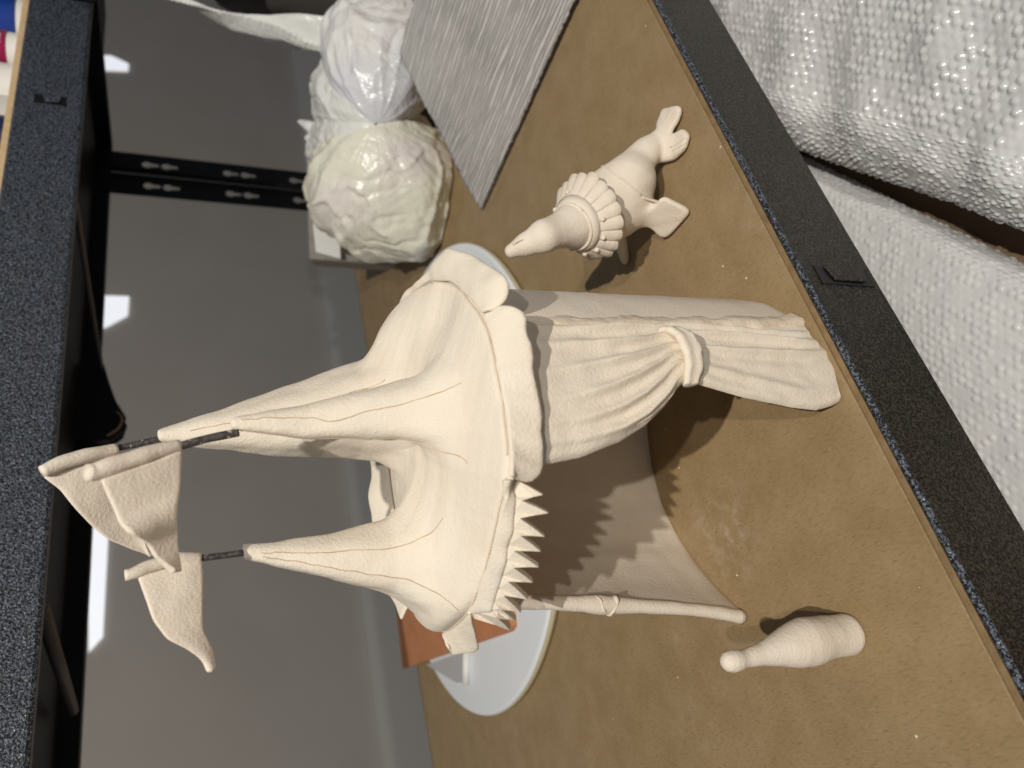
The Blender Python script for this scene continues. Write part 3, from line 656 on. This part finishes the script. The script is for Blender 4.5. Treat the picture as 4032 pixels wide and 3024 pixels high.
# ================================================================ board, tile, strip
bd = thing('round_board', (.44, .985, 0), 'round white laminated board with cream edge lying behind the tent', 'round board')
V, F_ = lathe([(.348, .0003), (.354, .002), (.355, .010)], 128, (.44, .985, 0)); mesh('board_rim', V, F_, M_boardedge, bd, True)
V, F_ = lathe([(.352, .0104), (.3545, .0112), (.353, .0135), (.350, .0142)], 128, (.44, .985, 0)); mesh('board_top', V, F_, M_board, bd, False)
TP = [(0.1692,0.8623,0.0200), (0.1655,0.8750,0.0200), (0.2307,1.4010,0.0200), (.62, 1.34, .02), (.55, .80, .02)]
n = len(TP); V = [(p[0], p[1], z) for z in (.0148, .0230) for p in TP]
t_ = mesh('terracotta_tile', V, [tuple(range(n)), tuple(reversed(range(n, 2*n)))]+[(k, n+k, n+(k+1) % n, (k+1) % n) for k in range(n)], M_terra, None, False, [BEV(.001)])
tag(t_, 'orange terracotta tile lying on the round white board', 'tile')
SP = [(0.2085,1.2693,0.0158), (0.1856,1.0687,0.0158), (0.1459,1.0943,0.0158), (0.1525,1.1309,0.0158)]
n = 4; V = [(p[0], p[1], z) for z in (.0145, .0160) for p in SP]
t_ = mesh('plastic_offcut', V, [tuple(range(n)), tuple(reversed(range(n, 2*n)))]+[(k, n+k, n+(k+1) % n, (k+1) % n) for k in range(n)], M_grey, None, False)
tag(t_, 'thin grey plastic offcut on the white board beside the terracotta tile', 'plastic offcut')
t_ = tube('white_rod', [(0.1811,1.0516,0.0190), (0.1409,1.0797,0.0190)], .0055, M_card, None, 10); tag(t_, 'short white rod lying on the round board', 'rod')

# ================================================================ ribbed grey sheet
def rib_extra(M, N, P, T):
    w = N.nodes.new('ShaderNodeTexWave'); w.inputs['Scale'].default_value = 1; w.wave_type = 'BANDS'
    uv = N.nodes.new('ShaderNodeUVMap'); mp = N.nodes.new('ShaderNodeMapping'); mp.inputs['Scale'].default_value = (14, 2.5, 1); mp.inputs['Rotation'].default_value = (0, 0, .06)
    N.links.new(uv.outputs[0], mp.inputs[0]); N.links.new(mp.outputs[0], w.inputs['Vector']); w.inputs['Distortion'].default_value = 6.5; w.inputs['Detail'].default_value = 4; w.inputs['Detail Scale'].default_value = 2.5
    b = N.nodes.new('ShaderNodeBump'); b.inputs['Strength'].default_value = .8; b.inputs['Distance'].default_value = .0016
    N.links.new(w.outputs['Fac'], b.inputs['Height']); N.links.new(b.outputs[0], P.inputs['Normal'])
    mixcol(N, P, ramp(N, w.outputs['Fac'], .3, .9, 0, .75), (.70, .68, .66))
M_rib = mat('ribbed_grey_fabric', (.34, .33, .32), .95, (.50, .49, .475), 9, 6, spec=.08, extra=rib_extra)
a, b, c = np.array((0.7086,0.6818,0.0060)), np.array((0.8527,0.5598,0.1315)), np.array((0.7073,0.3607,0.0080))
c = a+(c-a)*1.35; d = b+(c-a)
nu, nv = 110, 110; V = []; UV = []
for i in range(nu):
    for j in range(nv):
        s, t = i/(nu-1), j/(nv-1); p = (a*(1-s)+b*s)*(1-t)+(c*(1-s)+d*s)*t
        p = p+np.array((0, 0, .004*noise.noise(Vector((s*3, t*3, 0)))*min(1, s*4)+.003*math.sin(PI*s)))
        p = p+np.array((.0045*noise.noise(Vector((s*80, t*80, 1))), .0045*noise.noise(Vector((s*80, t*80, 5))), 0))*(i in (0, nu-1) or j in (0, nv-1))
        V.append(p); UV.append((s, t))
sh = mesh('ribbed_sheet', V, gridfaces(nu, nv), M_rib, None, True, [SOL(.0045, 0)])
uvl = sh.data.uv_layers.new(name='UVMap')
for lp in sh.data.loops: uvl.data[lp.index].uv = UV[lp.vertex_index]
tag(sh, 'grey ribbed fabric-faced sheet with frayed edges leaning from the shelf onto the plastic bag', 'sheet')

# ================================================================ plastic-wrapped bundle
def bag_extra(M, N, P, T):
    n = tex(N, T, 'ShaderNodeTexNoise', 13, Detail=4, Distortion=2.2)
    b = N.nodes.new('ShaderNodeBump'); b.inputs['Strength'].default_value = .45; b.inputs['Distance'].default_value = .016
    N.links.new(n.outputs['Fac'], b.inputs['Height']); N.links.new(b.outputs[0], P.inputs['Normal'])
def bagmat(name, c1, c2): return mat(name, c1, .24, c2, 6, 3, spec=.5, extra=bag_extra, ramp=(.42, .58))
M_bag = bagmat('milky_plastic_yellow', (.82, .81, .68), (.83, .78, .74))
M_bag2 = bagmat('milky_plastic_blue', (.70, .71, .76), (.82, .81, .79))
def bag(name, ctr, rad, knot, mt, parent, seed, fold=.05, nf=17):
    n, m_ = 240, 140; ctr = Vector(ctr); ax = (Vector(knot)-ctr); L = ax.length; ax.normalize()
    u = ax.cross(Vector((0, 0, 1))).normalized(); w = ax.cross(u); V = []
    for i in range(n):
        a = 2*PI*i/n
        for j in range(m_):
            t = j/(m_-1); ph = PI*(1-t)   # t=1 is the knot
            r = math.sin(ph)**.85 if 0 < t < 1 else 0; zc = math.cos(ph)
            g = max(0, (t-.45)/.55)
            r = r*(1-.55*g**2)+.02
            kx = 2.3; aw = a+.9*noise.noise(Vector((t*2.2, math.cos(a)*1.2, seed)))*(1-g*.6); nn = noise.noise(Vector((math.cos(aw)*kx+t*.8, math.sin(aw)*kx, t*1.6+seed))); n2_ = noise.noise(Vector((math.cos(a)*9, math.sin(a)*9, t*2+seed*2)))
            pl = fold*((1-abs(nn)*3.2)*(.5+g*1.3)+(1-abs(n2_)*3)*.25*(.3+g))
            q3 = Vector((r*math.cos(a)*rad[0], r*math.sin(a)*rad[1], zc*rad[2])); pl += .055*max(0, 1-abs(noise.noise(q3*17+Vector((seed, 0, 0))))*5)-.03*max(0, 1-abs(noise.noise(q3*24+Vector((0, seed, 3))))*6)
            r *= 1+pl+0.11*noise.noise(Vector((math.cos(a)*1.5, math.sin(a)*1.5, t*3+seed)))
            h_ = zc if zc < 0 else zc*(L/rad[2])
            V.append(ctr+u*(r*rad[0]*math.cos(a))+w*(r*rad[1]*math.sin(a))+ax*(h_*rad[2]))
    V = [(p.x, p.y, max(p.z, .003)) for p in V]
    return mesh(name, V, gridfaces(n, m_, True), mt, parent)
kn = (0.8852,0.7024,0.1298)
bn = thing('wrapped_bundle', (.95, .85, 0), 'milky plastic bag bundle twisted at the middle on the far right of the shelf', 'plastic bag')
c1 = (0.8929,0.8313,0.0782); c2 = (1.0334,0.6853,0.0995)
M_bagw = bagmat('milky_plastic_white', (.78, .79, .76), (.83, .84, .82))
bag('bag_lobe', c1, (.112, .124, .135), kn, M_bag, bn, 1.0)
bag('bag_lobe', c2, (.086, .090, .105), kn, M_bag2, bn, 5.0, .035, 13)
bag('bag_lobe', (0.9874,0.8456,0.0994), (.070, .100, .125), kn, M_bagw, bn, 9.0, .03, 9)
bag('bag_lobe', (1.0268,0.7643,0.1143), (.080, .088, .10), kn, M_bagw, bn, 3.0, .03, 11)
tube('bag_tail', [(1.0410,0.8596,0.1746), (1.0535,0.8601,0.1907), (1.0723,0.8687,0.2060)], [.016, .010, .003], M_bagw, bn, 8, 12)
# white box and grey slab behind
q = (0.9613,1.0451,0.1367)
bx = thing('white_box', (q[0], q[1], 0), 'small white carton end beside the plastic bundle', 'box')
mesh('carton', *(lambda e: (e[0], e[1]))(([(0.9694,1.0100,0.1718), (0.9306,1.0459,0.1646), (0.9233,1.0524,0.1179), (0.9675,1.0119,0.1232), (1.0387,1.0822,0.1555), (0.9971,1.1206,0.1478), (0.9892,1.1276,0.0977), (1.0366,1.0842,0.1034)],
     [(0, 1, 2, 3), (7, 6, 5, 4), (0, 4, 5, 1), (1, 5, 6, 2), (2, 6, 7, 3), (3, 7, 4, 0)])), M_card, bx, False, [BEV(.002)])
M_conc = mat('rough_grey_concrete', (.26, .24, .22), .9, (.34, .32, .29), 60, 6, .6, 120, bdist=.003)
sl = mesh('grey_slab', [(1.1044,0.8926,0.1883), (0.9336,1.0700,0.1738), (0.9333,1.0702,-0.0374), (1.1205,0.8723,0.0008), (1.1675,0.9417,0.1661), (0.9763,1.1388,0.1499), (0.9751,1.1399,-0.0678), (1.1844,0.9205,-0.0312)],
     [(0, 1, 2, 3), (7, 6, 5, 4), (0, 4, 5, 1), (1, 5, 6, 2), (2, 6, 7, 3), (3, 7, 4, 0)], M_conc, None, False, [BEV(.003)])
tag(sl, 'rough grey slab standing behind the plastic bundle', 'slab')
M_dbrown = mat('dark_brown_card', (.055, .04, .03), .8)
V = [(0.8929,0.9992,0.1319), (0.8580,0.9767,0.0860), (0.8228,0.9276,0.0437), (0.8342,0.8903,0.0222), (0.9162,0.9223,0.0387), (0.9601,0.9913,0.1215)]
n = 6; V2 = [(p[0], p[1], max(.004, p[2]-.03)) for p in V]
t_ = mesh('brown_carton', V+V2, [tuple(range(n)), tuple(reversed(range(n, 2*n)))]+[(k, n+k, n+(k+1) % n, (k+1) % n) for k in range(n)], M_dbrown, None, False)
tag(t_, 'dark brown carton flap under the plastic bundle', 'carton')

# serrated white bag edges at the top of the frame
def zig(name, L1, L2, n, amp, label, mt):
    A = resample(L1, n); B = resample(L2, n); V = []; m_ = 8
    for i in range(n):
        for j in range(m_):
            t = j/(m_-1); p = A[i]*(1-t)+B[i]*t+np.array((0, -.02*math.sin(t*5+i*.05), 0))
            if j == 0 and i % 2: p = p+(B[i]-A[i])*amp
            V.append(p)
    o = mesh(name, V, gridfaces(n, m_), mt, None, False, [SOL(.002, 0)]); tag(o, label, 'plastic bag', 'serrated plastic bag mouths')
zig('bag_mouth', [(1.2626,0.8098,0.4551), (1.2121,0.7959,0.3854), (1.1674,0.7728,0.3448), (1.1507,0.7617,0.2895), (1.1345,0.7500,0.2482), (1.1130,0.7462,0.2100), (1.0835,0.7184,0.1576)],
    [(1.2738,0.7922,0.3704), (1.2232,0.7786,0.3287), (1.1765,0.7588,0.2956), (1.1589,0.7493,0.2612), (1.1449,0.7341,0.2199), (1.1294,0.7211,0.1785), (1.0964,0.6986,0.1484)], 74, .10, 'long serrated mouth of a white plastic bag above the bundle', M_bagw)
zig('bag_mouth', [(1.1825,0.7862,0.2862), (1.1814,0.7878,0.2488), (1.1771,0.7943,0.2101)], [(1.1855,0.7816,0.2716), (1.1861,0.7807,0.2340), (1.1835,0.7846,0.2030)], 24, .2, 'small crumpled translucent bag edge below the long serrated one', M_bag2)
# dark objects beyond the bundle
M_dark = mat('black_plastic', (.008, .008, .009), .45, spec=.4); M_dk2 = mat('dark_taupe_cloth', (.020, .017, .014), .9, (.035, .03, .025), 12)
def blob(name, pts, mt, label, cat, h=.02):
    P_ = np.array([p[:3] for p in pts]); r = [p[3] for p in pts]; lo = (P_-np.array(r)[:, None]).min(0)-.03; hi = (P_+np.array(r)[:, None]).max(0)+.03
    X, Y, Z = grid3(lo, hi, h); F = None
    for i in range(len(P_)-1):
        d = capsule(X, Y, Z, P_[i], P_[i+1], r[i], r[i+1]); F = d if F is None else smin(F, d, .04)
    F = F+.008*lump(X, Y, Z, 30)
    a_, b_ = nets(F.astype(np.float32), lo, h); o = mesh(name, a_, b_, mt); md = o.modifiers.new('s', 'SMOOTH'); md.iterations = 3
    tag(o, label, cat)
blob('black_bag', [(*(1.3031,0.7429,0.2792), .085), (*(1.3072,0.7356,0.1583), .088), (*(1.3030,0.7019,0.0568), .085), (*(1.2588,0.6572,-0.0364), .085)], M_dark, 'black plastic bag heaped behind the milky bundle at the frame edge', 'bag')
blob('taupe_cloth', [(*(1.1940,0.7309,0.2459), .020), (*(1.1978,0.7247,0.1864), .030), (*(1.1837,0.7093,0.1517), .026)], M_dk2, 'dark taupe cloth lying over the serrated bag mouth', 'cloth', .008)
blob('silver_pouch', [(*(1.1269,0.6481,0.1077), .010), (*(1.1091,0.6389,0.0761), .026), (*(1.0785,0.6319,0.0485), .018)], mat('silver_foil', (.45, .43, .42), .35, (.3, .28, .27), 20), 'crumpled silver grey pouch between bundle and ribbed sheet', 'pouch', .006)
blob('brown_block', [(*(0.9599,0.5373,0.0392), .022), (*(0.9553,0.5037,0.0198), .03)], mat('brown_clay_block', (.33, .20, .13), .8), 'brown clay lump tucked behind the ribbed sheet', 'clay lump', .006)

# ================================================================ bottles on the upper shelf
M_pl = mat('white_plastic', (.85, .85, .84), .35); M_blue = mat('blue_label', (.02, .10, .62), .4); M_mag = mat('magenta_label', (.55, .02, .16), .4); M_gb = mat('pale_grey_plastic', (.62, .62, .60), .4); M_navy = mat('navy_plastic', (.012, .02, .07), .4)
def bottle(loc, r, h, body, labm, lz, label):
    t = thing('bottle', loc, label, 'bottle', 'bottles on the upper shelf')
    V, F_ = lathe([(r*.90, 0), (r*.98, .003), (r, .008), (r, h*.72), (r*.8, h*.80), (r*.35, h*.86), (r*.32, h*.92)], 48, loc); mesh('bottle_body', V, F_, body, t, True)
    V, F_ = lathe([(r*.38, h*.925), (r*.38, h)], 24, loc); mesh('cap', V, F_, M_card, t, False)
    if labm:
        V = []; a0, a1 = PI*.75, PI*1.95
        for i in range(40):
            a = a0+(a1-a0)*i/39
            for z in (lz, h*.68): V.append((loc[0]+(r+.0008)*math.cos(a), loc[1]+(r+.0008)*math.sin(a), loc[2]+z))
        lb = mesh('label_wrap', V, gridfaces(40, 2), labm, t, True, [SOL(.0005, 1)])
        if labm == M_mag:
            for k, (da, zz_) in enumerate(((-.22, .012), (-.08, .02), (.05, .013), (.16, .022), (.28, .014))):
                a = PI*1.40+da; p = [(loc[0]+(r+.002)*math.cos(a+w), loc[1]+(r+.002)*math.sin(a+w), loc[2]+lz+z) for w in (0, .05) for z in (.006, .006+zz_)]
                mesh('print', p, [(0, 1, 3, 2)], M_card, lb, False, [SOL(.0004, 1)])
BZ = UZ1+.0092
def bx_(y, Yd): 
    return None
b1 = (1.1898,0.8600,0.6153); b2 = (1.1177,0.8500,0.6171); b3 = (1.0591,0.8500,0.6180); b4 = (1.0224,0.8600,0.6249); b5 = (0.9723,0.8600,0.6261)
bottle((b1[0], .865, BZ), .052, .30, M_pl, M_blue, .014, 'white bottle with a bright blue label beside the corner post')
bottle((b2[0]-.01, .845, BZ), .028, .24, M_pl, M_mag, .020, 'white bottle with a magenta label between blue and plain bottles')
bottle((b3[0]-.02, .855, BZ), .034, .26, M_pl, None, 0, 'plain glossy white bottle third from the corner post')
bottle((b4[0]-.03, .875, BZ), .036, .26, M_gb, None, 0, 'pale grey bottle fourth from the corner post')
bottle((b5[0]-.03, .865, BZ), .032, .22, M_navy, None, 0, 'dark navy bottle farthest from the corner post')

# ================================================================ bubble wrap below the shelf front
def wrap_extra(M, N, P, T):
    n = tex(N, T, 'ShaderNodeTexNoise', 130, Detail=3, Distortion=1)
    b = N.nodes.new('ShaderNodeBump'); b.inputs['Strength'].default_value = .4; b.inputs['Distance'].default_value = .0010
    N.links.new(n.outputs['Fac'], b.inputs['Height']); N.links.new(b.outputs[0], P.inputs['Normal'])
M_wrap = mat('bubble_wrap_film', (.64, .65, .66), .14, (.76, .76, .76), 30, 5, spec=1.0, coat=.8, extra=wrap_extra)
M_foam = mat('foam_wrap', (.68, .69, .70), .20, (.76, .76, .76), 30, 5, spec=.8, extra=wrap_extra)
def wrap(name, fn, nu, nv, lu, lv, pitch, hb_, mt, label):
    U = np.linspace(0, 1, nu); Vv = np.linspace(0, 1, nv); V = []
    base = np.array([[fn(u, w) for w in Vv] for u in U])
    du = np.gradient(base, axis=0); dv = np.gradient(base, axis=1); nrm = np.cross(du, dv); nrm /= np.linalg.norm(nrm, axis=2)[..., None]
    nrm *= np.sign(nrm[..., 2:3]+1e-9)
    uu, ww = np.meshgrid(U*lu, Vv*lv, indexing='ij')
    row = np.round(ww/(pitch*.866)); cx = (np.round(uu/pitch-.5*(row % 2))+.5*(row % 2))*pitch; cz = row*pitch*.866
    ky = np.round(cx/pitch*2)*37.7+np.round(row)*91.3; j1 = (np.abs(np.sin(ky)*9371.3) % 1-.5)*pitch*.32; j2 = (np.abs(np.sin(ky*1.7+1)*7919.7) % 1-.5)*pitch*.32
    d = np.hypot(uu-cx-j1, ww-cz-j2)/(pitch*.40); rnd = np.abs(np.sin(np.round(cx/pitch*2)*12.9898+np.round(row)*78.233)*43758.5) % 1; rnd = np.where(rnd < .35, 0, rnd)
    hgt = hb_*np.sqrt(np.clip(1-d**2, 0, 1))*(.15+.85*rnd)
    wr = np.array([[noise.noise(Vector((a_*55, b_*18, 3)))+.6*noise.noise(Vector((a_*22, b_*50, 8))) for b_ in Vv] for a_ in U])
    Pm = base+nrm*(hgt+hb_*.28*wr)[..., None]
    o = mesh(name, Pm.reshape(-1, 3), gridfaces(nu, nv), mt); tag(o, label, 'bubble wrap', 'bubble wrap below the shelf')
# the larger roll: a bulging mass whose near-left side curls under along a diagonal
A0, A1 = np.array((0.5839,0.4062,-0.2700)), np.array((0.2419,0.2182,-0.2700))
din = np.array((.80, .30, 0)); din = np.array((A1-A0)[:2]); nperp = np.array((-din[1], din[0], 0)); nperp /= np.linalg.norm(nperp)
if nperp[0] < 0: nperp = -nperp
def roll(u, w):
    # w 0 tucked under the edge, rising round the bulge, then flat and away
    p = A0*(1-u)+A1*u+(A0-A1)*.9*(0 if u > 0 else 0)
    p = A0+(A1-A0)*(u*2.1-.9)
    if w < .30:
        a = (w/.30)*PI*.5+(-PI*.35)*(1-w/.30); off = .055*(1-math.cos(a)) if a > 0 else .055*(1-math.cos(a)); zz_ = .055*math.sin(a)
        q_ = p+nperp*off+np.array((0, 0, zz_))
    else:
        t = (w-.30)/.70; q_ = p+nperp*(.055+.75*t)+np.array((0, 0, .055+.035*math.sin(t*PI*1.2)))
    q_ = q_+np.array((0, 0, .020*noise.noise(Vector((u*6, w*4, 0)))+.008*noise.noise(Vector((u*16, w*10, 2)))))
    return q_
wrap('bubble_wrap', roll, 620, 600, float(np.linalg.norm(A1-A0))*2.1, 1.07, .0092, .0030, M_wrap, 'large bulging sheet of sparkling bubble wrap at the front right corner')
B0, B1 = np.array((0.6394,0.4501,-0.3300)), np.array((0.2280,0.2598,-0.3300))
n2 = -nperp
def flat(u, w):
    p = B0+(B1-B0)*(u*2.2-.8)
    a = min(1, w/.12)*PI/2
    q_ = p+n2*(.02*(1-math.cos(a))+max(0, w-.12)*.55)+np.array((0, 0, .02*math.sin(a)+.012*math.sin(w*7)))
    return q_+np.array((0, 0, .010*noise.noise(Vector((u*5, w*4, 9)))))
wrap('bubble_wrap', flat, 600, 360, float(np.linalg.norm(B1-B0))*2.2, .55, .0088, .0016, M_foam, 'smoother cloudy bubble wrap sheet running under the front beam')
